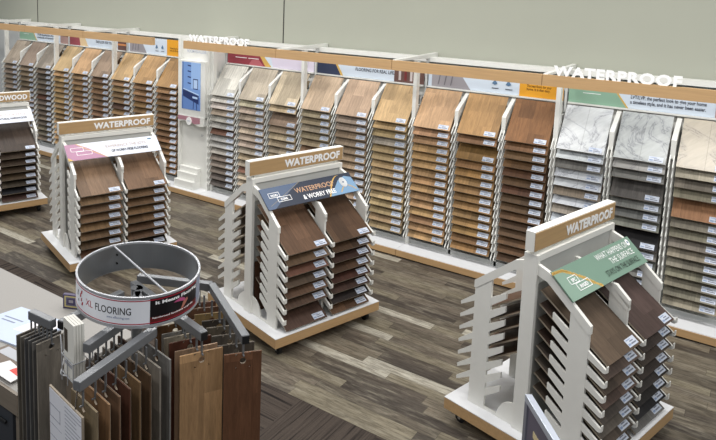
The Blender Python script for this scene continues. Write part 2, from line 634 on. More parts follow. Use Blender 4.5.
def rack(x0, sign, label, name_cols, letters=False, right_end=False):
    r = empty('sample_rack', (0, 0, 0))
    tag(r, label, 'display rack', 'white wall racks under the oak fascia')
    xe = x0 + WM
    # plinth
    mb = MB()
    mb.box(x0 + 0.002, xe - 0.002, 6.45, 7.18, 0.075, 0.09, M_WHITE2)
    mb.box(x0 + 0.002, xe - 0.002, 6.47, 7.18, 0.0, 0.075, M_DARK)
    p = mb.build('plinth', r)
    MB().box(x0 + 0.002, xe - 0.002, 6.444, 6.47, 0.016, 0.082, M_OAKX).build('kick_board', p)
    # back
    mb = MB()
    mb.box(x0 + 0.01, xe - 0.002, 7.10, 7.18, 0.09, 2.16, M_PANEL)
    mb.box(x0 + 0.01, xe - 0.002, 6.70, 7.10, 0.09, 0.14, M_PANEL)
    mb.box(x0 + 0.045, xe - 0.004, 6.93, 6.975, 1.846, 1.860, M_WHITE)
    mb.box(x0 + 0.045, xe - 0.004, 6.975, 7.10, 1.70, 1.95, M_WHITE)
    mb.build('back_panel', r)
    MB().box(x0, xe - 0.002, 6.99, 7.12, 2.125, 2.175, M_WHITE).build('top_rail', r)
    # uprights and dividers
    mb = MB()
    mb.box(x0, x0 + 0.042, 6.67, 6.74, 0.09, 2.16, M_WHITE)
    mb.box(x0 + 0.010, x0 + 0.032, 6.95, 6.99, 1.75, 2.16, M_PANEL)
    mb.build('upright', r)
    mb = MB(); divider(mb, x0 + 0.021, post=True); mb.build('divider', r)
    for j in (1, 2):
        mb = MB(); divider(mb, x0 + j * G + 0.014)
        mb.box(x0 + j * G + 0.002, x0 + j * G + 0.026, 6.70, 6.73, 0.09, 0.15, M_WHITE)
        mb.build('divider', r)
    if right_end:
        mb = MB()
        mb.box(xe - 0.012, xe - 0.001, 6.67, 6.99, 0.09, 2.16, M_WHITE); mb.build('upright', r)
    # bracket arm
    mb = MB()
    mb.prism([(6.16, 2.19), (6.16, 2.205), (7.195, 2.215), (7.195, 2.165), (6.9, 2.165)], x0 + 0.002, x0 + 0.040, 'x', M_WHITE)
    mb.build('bracket_arm', r)
    # fascia
    f = MB().box(x0 + 0.003, xe - 0.002, 6.137, 6.187, 2.098, 2.198, M_OAKX).build('fascia', r)
    if letters:
        mb = MB()
        put_text(mb, 'WATERPROOF', 0.120, lambda x, y, z: (x0 + letters[0] + x, 6.152 - z, 2.1985 + y), M_LETTER,
                 off=0.005, ext=0.008, spacing=1.12, width=letters[1])
        mb.build('letter', r)
    sign_wall(sign, x0 + 0.045, x0 + WM * 0.86 if right_end else xe - 0.004, r)
    return r


STONE = set()
A = (0, 0, 0)
# colour of each column: top board, boards beneath, exceptions {row: colour}
COLS = {
    -9 - 0: None,
}
rackdef = [
    # x0, sign, label
    (X1 - WM * 4 - 0.577 - 0, 'green', 'white wall rack of greige samples, farthest left behind the hardwood stand'),
    (X1 - WM * 3 - 0.577, 'floral', 'white wall rack of tan samples with rose and cream sign strip'),
    (X1 - WM * 2 - 0.577, 'orange', 'white wall rack of golden samples just left of the kitchen screen panel'),
    (X1 - WM, 'maroon', 'white wall rack with maroon sign strip, right of the kitchen screen panel'),
    (X1, 'navy', 'white wall rack with navy sign strip, third rack left from the marble samples'),
    (X1 + WM, 'orange', 'white wall rack with grey and orange sign strip, left of the marble samples'),
    (X1 + 2 * WM, 'green', 'white wall rack of marble and stone samples at the right edge'),
]
rackdef[4] = (X1, 'navy', 'white wall rack with navy sign strip behind the stand with a blue sign')
for i, (x0, sg, lb) in enumerate(rackdef):
    rack(x0, sg, lb, None, letters={3: (0.10, 0.99), 6: (0.10, 0.98)}.get(i), right_end=(i == 2))
# a short piece of the next rack at the far left, only its rail is in sight
r = empty('sample_rack', (0, 0, 0))
xq = X1 - WM * 5 - 0.577
MB().box(xq - 2.2, xq + WM - 0.003, 6.137, 6.187, 2.098, 2.198, M_OAKX).build('fascia', r)
MB().box(xq - 2.2, xq + WM - 0.003, 6.99, 7.12, 2.125, 2.175, M_WHITE).build('top_rail', r)
mb = MB(); mb.box(xq + WM - 1.0, xq + WM - 0.002, 7.10, 7.18, 0.0, 2.16, M_PANEL); mb.build('back_panel', r)
mb = MB(); mb.prism([(6.16, 2.19), (6.16, 2.205), (7.195, 2.215), (7.195, 2.165)], xq - 0.004, xq + 0.036, 'x', M_WHITE); mb.build('bracket_arm', r)
MB().box(xq - 0.5, xq + WM - 0.003, 6.45, 7.1, 0.0, 0.09, M_WHITE2).build('plinth', r)
tag(r, 'oak fascia rail continuing off the left edge of the wall racks', 'display rack')

# columns right of the screen: 1..12 ; left of it: 1..9 counted from the far left
R = [
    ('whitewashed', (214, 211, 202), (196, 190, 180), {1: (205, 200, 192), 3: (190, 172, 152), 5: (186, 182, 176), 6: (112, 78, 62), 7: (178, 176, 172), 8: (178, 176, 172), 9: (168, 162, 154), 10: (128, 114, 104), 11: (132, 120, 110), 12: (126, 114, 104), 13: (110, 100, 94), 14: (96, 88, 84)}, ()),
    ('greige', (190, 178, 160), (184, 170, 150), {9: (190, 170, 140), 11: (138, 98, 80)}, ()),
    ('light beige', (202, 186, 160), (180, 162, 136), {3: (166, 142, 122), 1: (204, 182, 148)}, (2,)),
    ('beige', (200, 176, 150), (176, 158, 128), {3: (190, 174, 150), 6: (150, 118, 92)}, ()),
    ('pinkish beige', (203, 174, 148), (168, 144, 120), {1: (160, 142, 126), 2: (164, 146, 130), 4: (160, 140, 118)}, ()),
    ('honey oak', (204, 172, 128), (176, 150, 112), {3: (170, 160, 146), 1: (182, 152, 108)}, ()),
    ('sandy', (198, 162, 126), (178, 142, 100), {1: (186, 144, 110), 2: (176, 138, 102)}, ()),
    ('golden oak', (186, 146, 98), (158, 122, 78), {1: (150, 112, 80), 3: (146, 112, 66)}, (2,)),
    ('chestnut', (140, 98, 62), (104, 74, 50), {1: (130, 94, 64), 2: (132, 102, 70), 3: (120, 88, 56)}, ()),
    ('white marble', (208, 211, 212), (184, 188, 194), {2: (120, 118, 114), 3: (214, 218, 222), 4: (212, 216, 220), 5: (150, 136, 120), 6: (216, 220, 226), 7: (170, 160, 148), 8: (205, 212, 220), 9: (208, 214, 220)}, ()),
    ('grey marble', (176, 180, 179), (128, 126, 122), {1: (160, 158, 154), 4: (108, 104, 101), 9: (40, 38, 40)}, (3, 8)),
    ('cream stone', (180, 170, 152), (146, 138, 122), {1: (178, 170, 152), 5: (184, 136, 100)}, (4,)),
]
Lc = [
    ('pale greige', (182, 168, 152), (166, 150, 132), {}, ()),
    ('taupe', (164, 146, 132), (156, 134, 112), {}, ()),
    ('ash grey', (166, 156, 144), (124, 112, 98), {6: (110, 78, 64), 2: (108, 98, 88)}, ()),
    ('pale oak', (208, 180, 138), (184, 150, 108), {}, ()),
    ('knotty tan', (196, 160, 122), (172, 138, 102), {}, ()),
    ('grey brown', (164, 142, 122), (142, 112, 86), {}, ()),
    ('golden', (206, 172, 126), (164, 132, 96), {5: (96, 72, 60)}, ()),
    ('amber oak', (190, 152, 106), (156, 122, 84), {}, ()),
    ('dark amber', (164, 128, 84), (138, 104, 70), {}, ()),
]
STONE_ROWS = {9: {0, 1, 3, 4, 6, 8, 9}, 10: {0, 1, 2}, 11: {0}}
# boards that stand behind the floor stands: (side, column): rows, gathered into one object
BEHIND = {('R', 2): (9, 10, 11, 12, 13, 14), ('R', 3): (7, 8, 9, 10, 11, 12, 13, 14), ('R', 9): (9, 10, 11, 12, 13, 14), ('L', 0): (7, 9, 10, 11, 12, 13, 14), ('L', 1): (13, 14), ('L', 4): (10, 12, 13, 14), ('L', 5): (9, 11, 12, 13, 14), ('L', 6): (8, 10, 11, 12, 13, 14), ('L', 7): (10, 11, 12, 13, 14)}
REAR = MB()
NUM = ['first', 'second', 'third', 'fourth', 'fifth', 'sixth', 'seventh', 'eighth', 'ninth', 'tenth', 'eleventh', 'twelfth']


def tone(c):
    r, g, b = c
    lum = (r + g + b) / 3
    sat = (r - b)
    base = ['black', 'dark', 'mid', 'light', 'pale'][0 if lum < 55 else 1 if lum < 112 else 2 if lum < 150 else 3 if lum < 192 else 4]
    hue = 'grey' if sat < 22 else 'greige' if sat < 42 else 'brown' if lum < 135 else 'tan' if sat < 66 else 'golden'
    return (base + ' ' + hue).strip()


def column(x0, spec, idx, side):
    nm, top, low, exc, missing = spec
    for k in range(NR):
        if k in missing:
            continue
        if k in BEHIND.get((side, idx), ()):
            ca_, sa_ = math.cos(PHI), math.sin(PHI)
            xx, zz = x0 + 0.054, ZB - PITCH * k
            REAR.add([(xx + a_, YB + b_ * ca_ - c_ * sa_, zz + b_ * sa_ + c_ * ca_) for a_ in (0, SLW) for b_ in (0, BLW) for c_ in (-0.011, 0)],
                     [(0, 1, 3, 2), (4, 6, 7, 5), (0, 4, 5, 1), (2, 3, 7, 6), (0, 2, 6, 4), (1, 5, 7, 3)], M_WOOD)
            continue
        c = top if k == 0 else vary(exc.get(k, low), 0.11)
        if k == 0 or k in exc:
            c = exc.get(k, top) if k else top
        stone = side == 'R' and idx in STONE_ROWS and k in STONE_ROWS[idx]
        where = '%s from the top in the %s column %s' % (
            ORD[k], NUM[idx], 'right of the wall screen' if side == 'R' else 'from the far left')
        if k == 0:
            lb = '%s sample topping the %s column %s' % (nm, NUM[idx], 'right of the wall screen' if side == 'R' else 'of wall samples from far left')
        else:
            lb = '%s board, %s' % (tone(c), where)
        board('wall', stone, (x0 + 0.054, YB, ZB - PITCH * k), (PHI, 0, 0), c, lb, 'sample boards on the wall racks', sticker=True)


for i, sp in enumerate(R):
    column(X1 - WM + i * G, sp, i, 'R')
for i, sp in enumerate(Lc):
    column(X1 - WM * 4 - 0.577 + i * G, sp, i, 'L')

o = REAR.build('sample_boards')
o.color = lin((160, 132, 98))
tag(o, 'lower wall sample boards standing behind the floor stands', 'sample board', kind='stuff')

# ------------------------------------------------------------ screen panel between the racks
XP0, XP1 = -6.708, X1 - WM - 0.004
r = empty('screen_panel', (0, 0, 0))
tag(r, 'white wall panel holding a lit kitchen screen, left of the maroon sign', 'display panel')
mb = MB()
mb.box(XP0, XP1, 6.665, 7.18, 0.09, 2.17, M_WHITE)
mb.box(XP0, XP0 + 0.03, 6.62, 6.665, 0.09, 2.17, M_WHITE)
mb.box(XP1 - 0.03, XP1, 6.62, 6.665, 0.09, 2.17, M_WHITE)
mb.build('panel', r)
mb = MB()
mb.box(XP0, XP1, 6.45, 7.18, 0.075, 0.09, M_WHITE2)
mb.box(XP0, XP1, 6.47, 7.18, 0.0, 0.075, M_DARK)
p = mb.build('plinth', r)
MB().box(XP0, XP1, 6.444, 6.47, 0.016, 0.082, M_OAKX).build('kick_board', p)
mb = MB()
put_text(mb, 'ROOMVISUALIZER', 0.06, lambda x, y, z: (XP0 + 0.13 + x, 6.663 - z, 1.985 + y), ink('pale_lettering', (190, 196, 210)), off=0.0006, width=0.36)
mb.build('lettering', r)
mb = MB()
mb.box(-6.655, -6.150, 6.575, 6.664, 1.09, 1.885, M_WHITE)
p = mb.build('screen_box', r, bevel=0.004)
# the lit picture: a blue kitchen
mb = MB()
SY = 6.572
sx0, sx1, sz0, sz1 = -6.585, -6.235, 1.205, 1.862
E1 = emit('screen_sky', (150, 182, 226), 0.95)
E2 = emit('screen_wall', (118, 152, 206), 0.95)
E3 = emit('screen_navy', (32, 48, 96), 0.9)
E4 = emit('screen_floor', (96, 128, 184), 0.9)
E5 = emit('screen_light', (176, 200, 232), 0.95)


def sp_(pts, m, k):
    q = [(sx0 + (sx1 - sx0) * u, sz0 + (sz1 - sz0) * v) for u, v in pts]
    mb.prism(q, SY - 0.0015 * k, SY - 0.0015 * (k - 1) + 0.001, 'y', m)


sp_([(0, 0), (1, 0), (1, 1), (0, 1)], E2, 1)
sp_([(0.5, 0.45), (1, 0.45), (1, 1), (0.5, 1)], E1, 2)
sp_([(0, 0), (1, 0), (1, 0.28), (0, 0.30)], E4, 2)
sp_([(0.08, 0.42), (0.92, 0.32), (0.92, 0.13), (0.08, 0.27)], E3, 3)
sp_([(0.08, 0.44), (0.92, 0.345), (0.92, 0.32), (0.08, 0.42)], E5, 4)
sp_([(0.62, 0.44), (0.88, 0.44), (0.88, 0.66), (0.62, 0.66)], E3, 3)
sp_([(0.65, 0.46), (0.85, 0.46), (0.85, 0.64), (0.65, 0.64)], E5, 4)
sp_([(0.04, 0), (0.07, 0), (0.07, 1), (0.04, 1)], E3, 2)
for v in (0.55, 0.68, 0.80, 0.92):
    sp_([(0.32, v), (0.5, v - 0.01), (0.5, v + 0.015), (0.32, v + 0.025)], E3, 3)
sp_([(0.62, 0.02), (0.65, 0.02), (0.69, 0.26), (0.66, 0.26)], E3, 5)
sp_([(0.82, 0.0), (0.85, 0.0), (0.80, 0.26), (0.77, 0.26)], E3, 5)
sp_([(0.60, 0.25), (0.86, 0.24), (0.86, 0.28), (0.60, 0.29)], E5, 5)
mb.build('screen', p)
mb = MB()
mauve = ink('mauve_print', (176, 128, 140))
mb.prism([(-6.655, 1.115), (-6.150, 1.115), (-6.150, 1.005), (-6.24, 0.985), (-6.46, 1.045), (-6.655, 1.02)], 6.565, 6.66, 'y', M_WHITE)
mb.prism([(-6.65, 1.105), (-6.23, 1.105), (-6.23, 1.03), (-6.33, 1.01), (-6.46, 1.05), (-6.65, 1.045)], 6.561, 6.566, 'y', mauve)
mb.build('printed_ledge', r)
mb = MB()
n = 16
mb.prism([(-6.43 + 0.05 * math.cos(2 * PI * i / n), 1.045 + 0.055 * math.sin(2 * PI * i / n)) for i in range(n)], 6.550, 6.561, 'y', M_LETTER)
mb.box(-6.455, -6.405, 6.547, 6.551, 1.042, 1.052, ink('pale_lettering', (190, 196, 210)))
mb.build('badge', r)
mb = MB()
put_text(mb, 'ar', 0.06, lambda x, y, z: (-6.30 + x, 6.663 - z, 0.83 + y), ink('pale_grey_ink', (150, 154, 160)))
mb.build('mark', r)
mb = MB()
mb.box(-6.66, -6.30, 6.50, 6.664, 0.09, 0.20, M_WHITE)
mb.box(-6.66, -6.30, 6.56, 6.664, 0.20, 0.30, M_WHITE)
mb.box(-6.66, -6.30, 6.61, 6.664, 0.30, 0.37, M_WHITE)
mb.build('stepped_holder', r, bevel=0.004)

# ------------------------------------------------------------ floor stands
SS = 0.678
TH = math.atan(SS)
ZP = 0.0895
Z0 = 0.205
VT = 0.487


def stand_plate(mb, u0, u1, outer=True):
    m = M_STAND
    for s in (-1, 1):
        def P(pts): return [(s * v, z) for v, z in pts]
        # leg
        mb.prism(P([(0.262, 0.182), (0.380, 0.182), (0.380, 1.030), (0.262, 1.125)]), u0, u1, 'x', m)
        # sloping top strip
        if outer:
            mb.prism(P([(0.03, 1.292), (0.11, 1.264), (0.386, 1.034), (0.386, 0.985), (0.372, 0.985), (0.11, 1.200), (0.03, 1.226)]), u0 - 0.004, u1 + 0.004, 'x', m)
        else:
            mb.prism(P([(0.03, 1.215), (0.14, 1.205), (0.386, 1.022), (0.386, 0.985), (0.372, 0.985), (0.13, 1.165), (0.03, 1.175)]), u0 - 0.004, u1 + 0.004, 'x', m)
            mb.prism(P([(0.28, 1.10), (0.262, 1.125), (0.30, 1.125), (0.386, 1.050), (0.386, 1.0)]), u0 - 0.004, u1 + 0.004, 'x', m)
        if outer:
            q = [(0.040, 0.182)]
            for i in range(7):
                t = PI / 2 * i / 6
                q.append((0.040 + 0.13 * math.cos(t), 0.182 + 0.15 * math.sin(t)))
            q.append((0.040, 0.332))
            mb.prism(P(q), u0 + 0.004, u1 - 0.004, 'x', m)
        mb.prism(P([(0.045, 0.182), (0.262, 0.182), (0.262, 0.200), (0.045, 0.200)]), u0 + 0.003, u1 - 0.003, 'x', m)
        for k in range(8):
            def pl(v, d): return (v, Z0 + ZP * k + (VT - v) * SS + d)
            if k and s < 0:      # front tines, the board's lower corner sits on the lip
                mb.prism(P([pl(0.488, -0.014), pl(0.37, -0.018), pl(0.37, -0.066), pl(0.472, -0.048), pl(0.486, -0.038)]), u0 + 0.002, u1 - 0.002, 'x', m)
                mb.prism(P([(0.484, Z0 + ZP * k - 0.034), (0.496, Z0 + ZP * k - 0.028), (0.496, Z0 + ZP * k + 0.008), (0.491, Z0 + ZP * k + 0.008), (0.488, Z0 + ZP * k - 0.020)]), u0, u1, 'x', m)
            elif k:
                mb.prism(P([pl(0.486, 0.016), pl(0.37, 0.034), pl(0.37, -0.014), pl(0.482, -0.008)]), u0 + 0.002, u1 - 0.002, 'x', m)
            mb.prism(P([pl(0.27, -0.026), pl(0.155, -0.030), pl(0.155, -0.070), pl(0.27, -0.084)]), u0 + 0.002, u1 - 0.002, 'x', m)


def stand_sign(kind, parent):
    """tilted printed sign above the top boards"""
    mb = MB()
    v0, v1 = -0.277, -0.128
    slope = 0.87
    ln = math.hypot(v1 - v0, (v1 - v0) * slope)
    cs, sn = (v1 - v0) / ln, (v1 - v0) * slope / ln
    ub, L = -0.502, 0.995

    def F(x, y, z):   # x 0..L along, y 0..ln up the slope, z out of the face
        return (ub + x, v0 + y * cs - z * sn, 1.345 + slope * (v0 + 0.04) + 0.002 + y * sn + z * cs)

    def poly(pts, m, k=1):
        pts = [(u * L, v * ln) for u, v in pts]
        a = sum(pts[i][0] * pts[(i + 1) % len(pts)][1] - pts[(i + 1) % len(pts)][0] * pts[i][1] for i in range(len(pts)))
        if a < 0:
            pts = pts[::-1]
        n = len(pts)
        z1 = 0.008 + 0.0008 * k
        vs = [F(x, y, 0.002 if k == 1 else 0.008) for x, y in pts] + [F(x, y, z1) for x, y in pts]
        mb.add(vs, [tuple(range(n))[::-1], tuple(range(n, 2 * n))] + [(i, (i + 1) % n, n + (i + 1) % n, n + i) for i in range(n)], m)

    def wr(s, u, v, size, m, width, off=0.001):
        put_text(mb, s, size, lambda x, y, z: F(u * L + x, v * ln + y, 0.0115 + z), m, off=off, width=width)

    def frame(u0, v0_, u1, v1_, m, t=0.004):
        a, b = t / L, t / ln
        poly([(u0, v0_), (u1, v0_), (u1, v0_ + b), (u0, v0_ + b)], m, 4)
        poly([(u0, v1_ - b), (u1, v1_ - b), (u1, v1_), (u0, v1_)], m, 4)
        poly([(u0, v0_), (u0 + a, v0_), (u0 + a, v1_), (u0, v1_)], m, 4)
        poly([(u1 - a, v0_), (u1, v0_), (u1, v1_), (u1 - a, v1_)], m, 4)
    gold = ink('gold_foil', (205, 168, 92), 0.35)
    whi = M_LETTER
    dark = ink('dark_grey_ink', (62, 66, 78))

    def drop(u, v, rad=0.02):
        n = 14
        poly([(u + rad / L * math.cos(2 * PI * i / n), v + 1.25 * rad / ln * math.sin(2 * PI * i / n)) for i in range(n)], whi, 5)
        poly([(u - 0.010, v - 0.03), (u + 0.010, v - 0.03), (u + 0.006, v + 0.04), (u - 0.006, v + 0.04)], ink('icon_blue', (90, 120, 150)), 6)

    def curve(f, n, w, m, k):
        pts = [f(i / n) for i in range(n + 1)]
        for a, b in zip(pts, pts[1:]):
            poly([(a[0] - w, a[1]), (a[0] + w, a[1]), (b[0] + w, b[1]), (b[0] - w, b[1])], m, k)
    if kind == 'green':
        poly([(0, 0), (1, 0), (1, 1), (0, 1)], ink('sign_green', (116, 144, 128)), 1)
        poly([(0, 0), (0.36, 0), (0.30, 0.35), (0.22, 0.62), (0.10, 0.88), (0, 0.95)], ink('sign_green_light', (132, 158, 142)), 2)
        r2 = random.Random(3)
        base = [(0.0, 0.93), (0.05, 0.92), (0.10, 0.90), (0.14, 0.80), (0.20, 0.62), (0.26, 0.42), (0.31, 0.20), (0.37, 0.0)]
        for a, b in zip(base, base[1:]):
            for i in range(6):
                t = i / 6
                w = 0.006 + r2.random() * 0.010
                x = a[0] + (b[0] - a[0]) * t; y = a[1] + (b[1] - a[1]) * t
                poly([(x - w, y - 0.045), (x + w, y - 0.03), (x + w * 0.6, y + 0.045), (x - w * 0.8, y + 0.03)], gold, 3)
        frame(0.09, 0.42, 0.19, 0.66, whi); frame(0.13, 0.17, 0.28, 0.42, whi)
        wr('SPC', 0.115, 0.48, 0.028, whi, 0.05); wr('RIGID', 0.155, 0.235, 0.028, whi, 0.09)
        wr('WHAT HAPPENS ON', 0.49, 0.70, 0.055, whi, 0.44, 0.0)
        wr('THE SURFACE', 0.61, 0.43, 0.055, whi, 0.32, 0.0)
        wr('STAYS ON THE SURFACE.', 0.48, 0.15, 0.052, ink('black_ink', (26, 32, 30)), 0.45, 0.0)
        drop(0.945, 0.82, 0.018)
    elif kind == 'blue':
        poly([(0, 0), (1, 0), (1, 1), (0, 1)], ink('sign_navy', (50, 56, 70)), 1)
        poly([(0, 0), (0.07, 0), (0.30, 0.70), (0.42, 1), (0, 1)], ink('sign_steel_blue', (84, 99, 124)), 2)
        curve(lambda t: (0.04 + 0.38 * t, 0.15 + 0.85 * t), 10, 0.004, ink('gold_thread', (150, 138, 112)), 3)
        poly([(0.66, 0), (1, 0), (1, 0.30), (0.99, 0.74), (0.92, 0.86), (0.83, 0.70), (0.76, 0.4)], ink('sign_sky', (122, 154, 184)), 2)
        curve(lambda t: (0.66 + 0.20 * t, 0.0 + 0.95 * math.sin(t * PI / 2)), 14, 0.008, gold, 3)
        curve(lambda t: (0.80 + 0.18 * t, 0.10 + 0.3 * math.sin(t * PI)), 10, 0.006, gold, 3)
        frame(0.06, 0.50, 0.17, 0.74, whi); frame(0.13, 0.26, 0.27, 0.50, whi)
        wr('RIGID', 0.08, 0.56, 0.026, whi, 0.07); wr('CORE', 0.16, 0.325, 0.026, whi, 0.07)
        wr('WATERPROOF', 0.335, 0.50, 0.066, ink('copper_ink', (198, 160, 128)), 0.43, 0.0008)
        wr('& WORRY FREE', 0.385, 0.14, 0.060, whi, 0.36, 0.0012)
        drop(0.875, 0.56, 0.040)
        drop(0.875, 0.56, 0.040)
        wr('H2O', 0.853, 0.50, 0.024, ink('icon_blue', (90, 120, 150)), 0.046)
    elif kind == 'pink':
        poly([(0, 0), (1, 0), (1, 1), (0, 1)], ink('sign_white', (216, 221, 232)), 1)
        poly([(0, 0), (0.40, 0), (0.33, 0.30), (0.22, 0.72), (0.12, 1), (0, 1)], ink('sign_mauve', (170, 122, 150)), 2)
        curve(lambda t: (0.12 + 0.28 * t, 1 - t ** 0.9), 14, 0.006, gold, 3)
        frame(0.05, 0.52, 0.18, 0.76, whi); frame(0.10, 0.28, 0.26, 0.52, whi)
        poly([(0.0, 0.0), (0.05, 0.0), (0.0, 0.2)], gold, 3)
        wr('EXPERIENCE THE JOYS', 0.41, 0.56, 0.046, ink('copper_ink_pale', (186, 168, 158)), 0.44, 0.0004)
        wr('OF WORRY-FREE FLOORING', 0.46, 0.26, 0.042, dark, 0.40, 0.0014)
        poly([(0.89, 0.80), (0.93, 0.80), (0.93, 0.88), (0.89, 0.88)], ink('icon_blue', (90, 120, 150)), 3)
    else:
        poly([(0, 0), (1, 0), (1, 1), (0, 1)], ink('sign_white', (216, 221, 232)), 1)
        poly([(0, 0), (0.30, 0), (0.2, 0.6), (0.12, 1), (0, 1)], ink('sign_tan', (176, 150, 128)), 2)
        wr('FIND YOUR STYLE', 0.55, 0.56, 0.046, ink('copper_ink_pale', (186, 168, 158)), 0.36, 0.0004)
        wr('IN NATURAL HARDWOOD', 0.52, 0.26, 0.042, dark, 0.40, 0.0014)
    return mb.build('sign_panel', parent)


def floor_stand(x, y, a, head, sign, label, sname, front, back, missing):
    r = empty('floor_stand', (x, y, 0), a)
    tag(r, label, 'display stand', 'wheeled floor stands in the aisle')
    hw, hd = 0.574, 0.504
    mb = MB()
    mb.box(-hw, hw, -hd, hd, 0.10, 0.176, M_OAKX)
    b = mb.build('base', r)
    MB().box(-hw, hw, -hd, hd, 0.1762, 0.1815, M_WHITE2).build('base_top', b)
    for u in (-hw + 0.09, hw - 0.09):
        for v in (-hd + 0.08, hd - 0.08):
            mb = MB()
            mb.rod((u - 0.014, v, 0.040), (u + 0.014, v, 0.040), 0.038, M_BLACK, 16)
            mb.box(u - 0.022, u + 0.022, v - 0.02, v + 0.03, 0.075, 0.10, M_BLACK)
            mb.box(u - 0.022, u - 0.016, v - 0.012, v + 0.016, 0.035, 0.08, M_BLACK)
            mb.box(u + 0.016, u + 0.022, v - 0.012, v + 0.016, 0.035, 0.08, M_BLACK)
            c = mb.build('caster', r)
            MB().rod((u - 0.024, v, 0.040), (u + 0.024, v, 0.040), 0.012, M_CHROME, 10).build('hub', c)
    for u in (-0.500, 0.468):
        MB().box(u, u + 0.032, -0.045, 0.045, 0.1815, 1.345, M_STAND).build('post', r, bevel=0.003)
    mb = MB()
    mb.box(-0.468, 0.468, -0.012, 0.012, 0.1815, 1.15, plain('stand_grey_panel', (196, 197, 193), 0.5))
    mb.box(-0.468, 0.468, -0.030, 0.030, 1.15, 1.305, plain('stand_grey_panel', (196, 197, 193), 0.5))
    mb.box(-0.468, 0.468, -0.044, 0.044, 1.305, 1.345, M_STAND)
    mb.build('back_panel', r)
    for u in (-0.484, 0.004, 0.478):
        mb = MB(); stand_plate(mb, u, u + 0.020, outer=(u != 0.004)); mb.build('slotted_plate', r)
    # header
    mb = MB()
    mb.box(-0.521, 0.521, -0.026, 0.031, 1.3645, 1.489, M_STAND)
    mb.box(-0.46, -0.44, -0.012, 0.012, 1.345, 1.3645, M_STAND)
    mb.box(0.44, 0.46, -0.012, 0.012, 1.345, 1.3645, M_STAND)
    h = mb.build('header', r)
    MB().box(-0.515, 0.513, -0.031, -0.026, 1.370, 1.483, M_OAKH).build('oak_face', h)
    mb = MB()
    wid = 0.63 if head == 'WATERPROOF' else 0.51
    put_text(mb, head, 0.086, lambda x, y, z: (0.478 - wid + x, -0.0325 - z, 1.394 + y), M_LETTER, off=0.0038, ext=0.001, spacing=1.05, width=wid)
    mb.build('lettering', h)
    stand_sign(sign, r)
    ca, sa = math.cos(a), math.sin(a)

    def wp(u, v, z): return (x + u * ca - v * sa, y + u * sa + v * ca, z)
    for c, u in ((0, -0.451), (1, 0.036)):
        for k in range(8):
            if (c, k) in missing or (sign == 'tan' and c == 0):
                continue
            col = front[c][k]
            lb = '%s board, %s from the top, %s column of %s' % (tone(col), ORD[k], ('left', 'right')[c], sname)
            board('stand', False, wp(u, -VT, Z0 + ZP * (7 - k)), (TH, 0, a), col, lb, 'sample boards on the floor stands')
    for k in back:
        col = (96, 70, 52)
        lb = '%s board, %s from the top, on the back face of %s' % (('brown'), ORD[k], sname)
        o = board('stand', False, wp(-0.020, VT, Z0 + ZP * (7 - k)), (TH, 0, a + PI), col, lb, 'sample boards behind the floor stands', sticker=False)
    return r


def cols(base, n=8, a=0.14):
    return [vary(base, a) for _ in range(n)]


s3l = [(98, 82, 68), (96, 80, 72), (84, 70, 60), (90, 72, 64), (82, 74, 68), (98, 90, 82), (94, 82, 72), (88, 78, 70)]
s3r = [(84, 68, 64), (64, 54, 50), (66, 56, 50), (62, 52, 48), (56, 50, 48), (42, 38, 38), (40, 38, 42), (112, 110, 108)]
s2l = [(112, 84, 64), (104, 82, 62), (108, 74, 60), (88, 72, 58), (102, 76, 58), (92, 70, 56), (92, 70, 56), (88, 66, 56)]
s2r = [(86, 64, 48), (78, 58, 42), (70, 48, 40), (82, 60, 44), (78, 48, 38), (70, 50, 42), (48, 40, 38), (96, 70, 50)]
s1l = [(134, 108, 86), (132, 106, 80), (122, 96, 74), (122, 96, 72), (124, 98, 70), (116, 92, 68), (96, 76, 56), (104, 74, 56)]
s1r = [(128, 100, 78), (108, 84, 62), (112, 86, 62), (112, 86, 60), (114, 88, 64), (106, 80, 60), (98, 74, 56), (52, 44, 38)]
s0r = [(74, 62, 54), (72, 60, 50), (66, 54, 44), (76, 62, 48), (80, 66, 50), (70, 62, 52), (42, 42, 46), (76, 56, 50)]
ST = [(-7.9111, 4.4662, 1.2668), (-5.6115, 4.4981, 1.2485), (-3.245, 4.6356, 1.2976), (-0.9545, 4.5248, 1.3256)]
floor_stand(*ST[0], 'HARDWOOD', 'tan', 'wheeled white stand with HARDWOOD header cut by the left edge', 'the hardwood stand', [cols((74, 62, 54)), s0r], (), {(0, k) for k in range(8)} - {(0, 0), (0, 1)} if False else set())
floor_stand(*ST[1], 'WATERPROOF', 'pink', 'wheeled white stand with a mauve and white sign behind the round sample rack', 'the mauve sign stand', [s1l, s1r], (), set())
floor_stand(*ST[2], 'WATERPROOF', 'blue', 'wheeled white stand with a blue WATERPROOF & WORRY FREE sign', 'the blue sign stand', [s2l, s2r], (0, 1, 2, 3, 4, 5), {(0, 6)})
floor_stand(*ST[3], 'WATERPROOF', 'green', 'wheeled white stand with a green sign, nearest on the right', 'the green sign stand', [s3l, s3r], (1, 2, 3, 4, 5), set())
o = MB().box(0, 0.40, 0, 0.012, 0, 0.44, M_WOOD).build('loose_plank', None, (0, 0, 0))
a = ST[2][2]
o.location = (ST[2][0] - 0.45 * math.cos(a) + 0.042 * math.sin(a), ST[2][1] - 0.45 * math.sin(a) - 0.042 * math.cos(a), 0.1825)
o.rotation_euler = (0, 0, a); o.color = lin((84, 56, 40))
tag(o, 'dark brown spare board standing inside the blue sign stand', 'sample board')

# ------------------------------------------------------------ round sample rack in the foreground
RC = (-2.269, 1.995, 1.6); RR = 0.279
TZ = 1.415
rk = empty('carousel_rack', (RC[0], RC[1], 0))
tag(rk, 'round grey steel sample rack with a lettered ring in the foreground', 'display rack')
ox, oy = RC[0], RC[1]


def rw(x, y, z=TZ): return (x - ox, y - oy, z)


# ring, slightly tilted
tilt = (0.0217, 0.0526, 0)
mb = MB()
n = 96


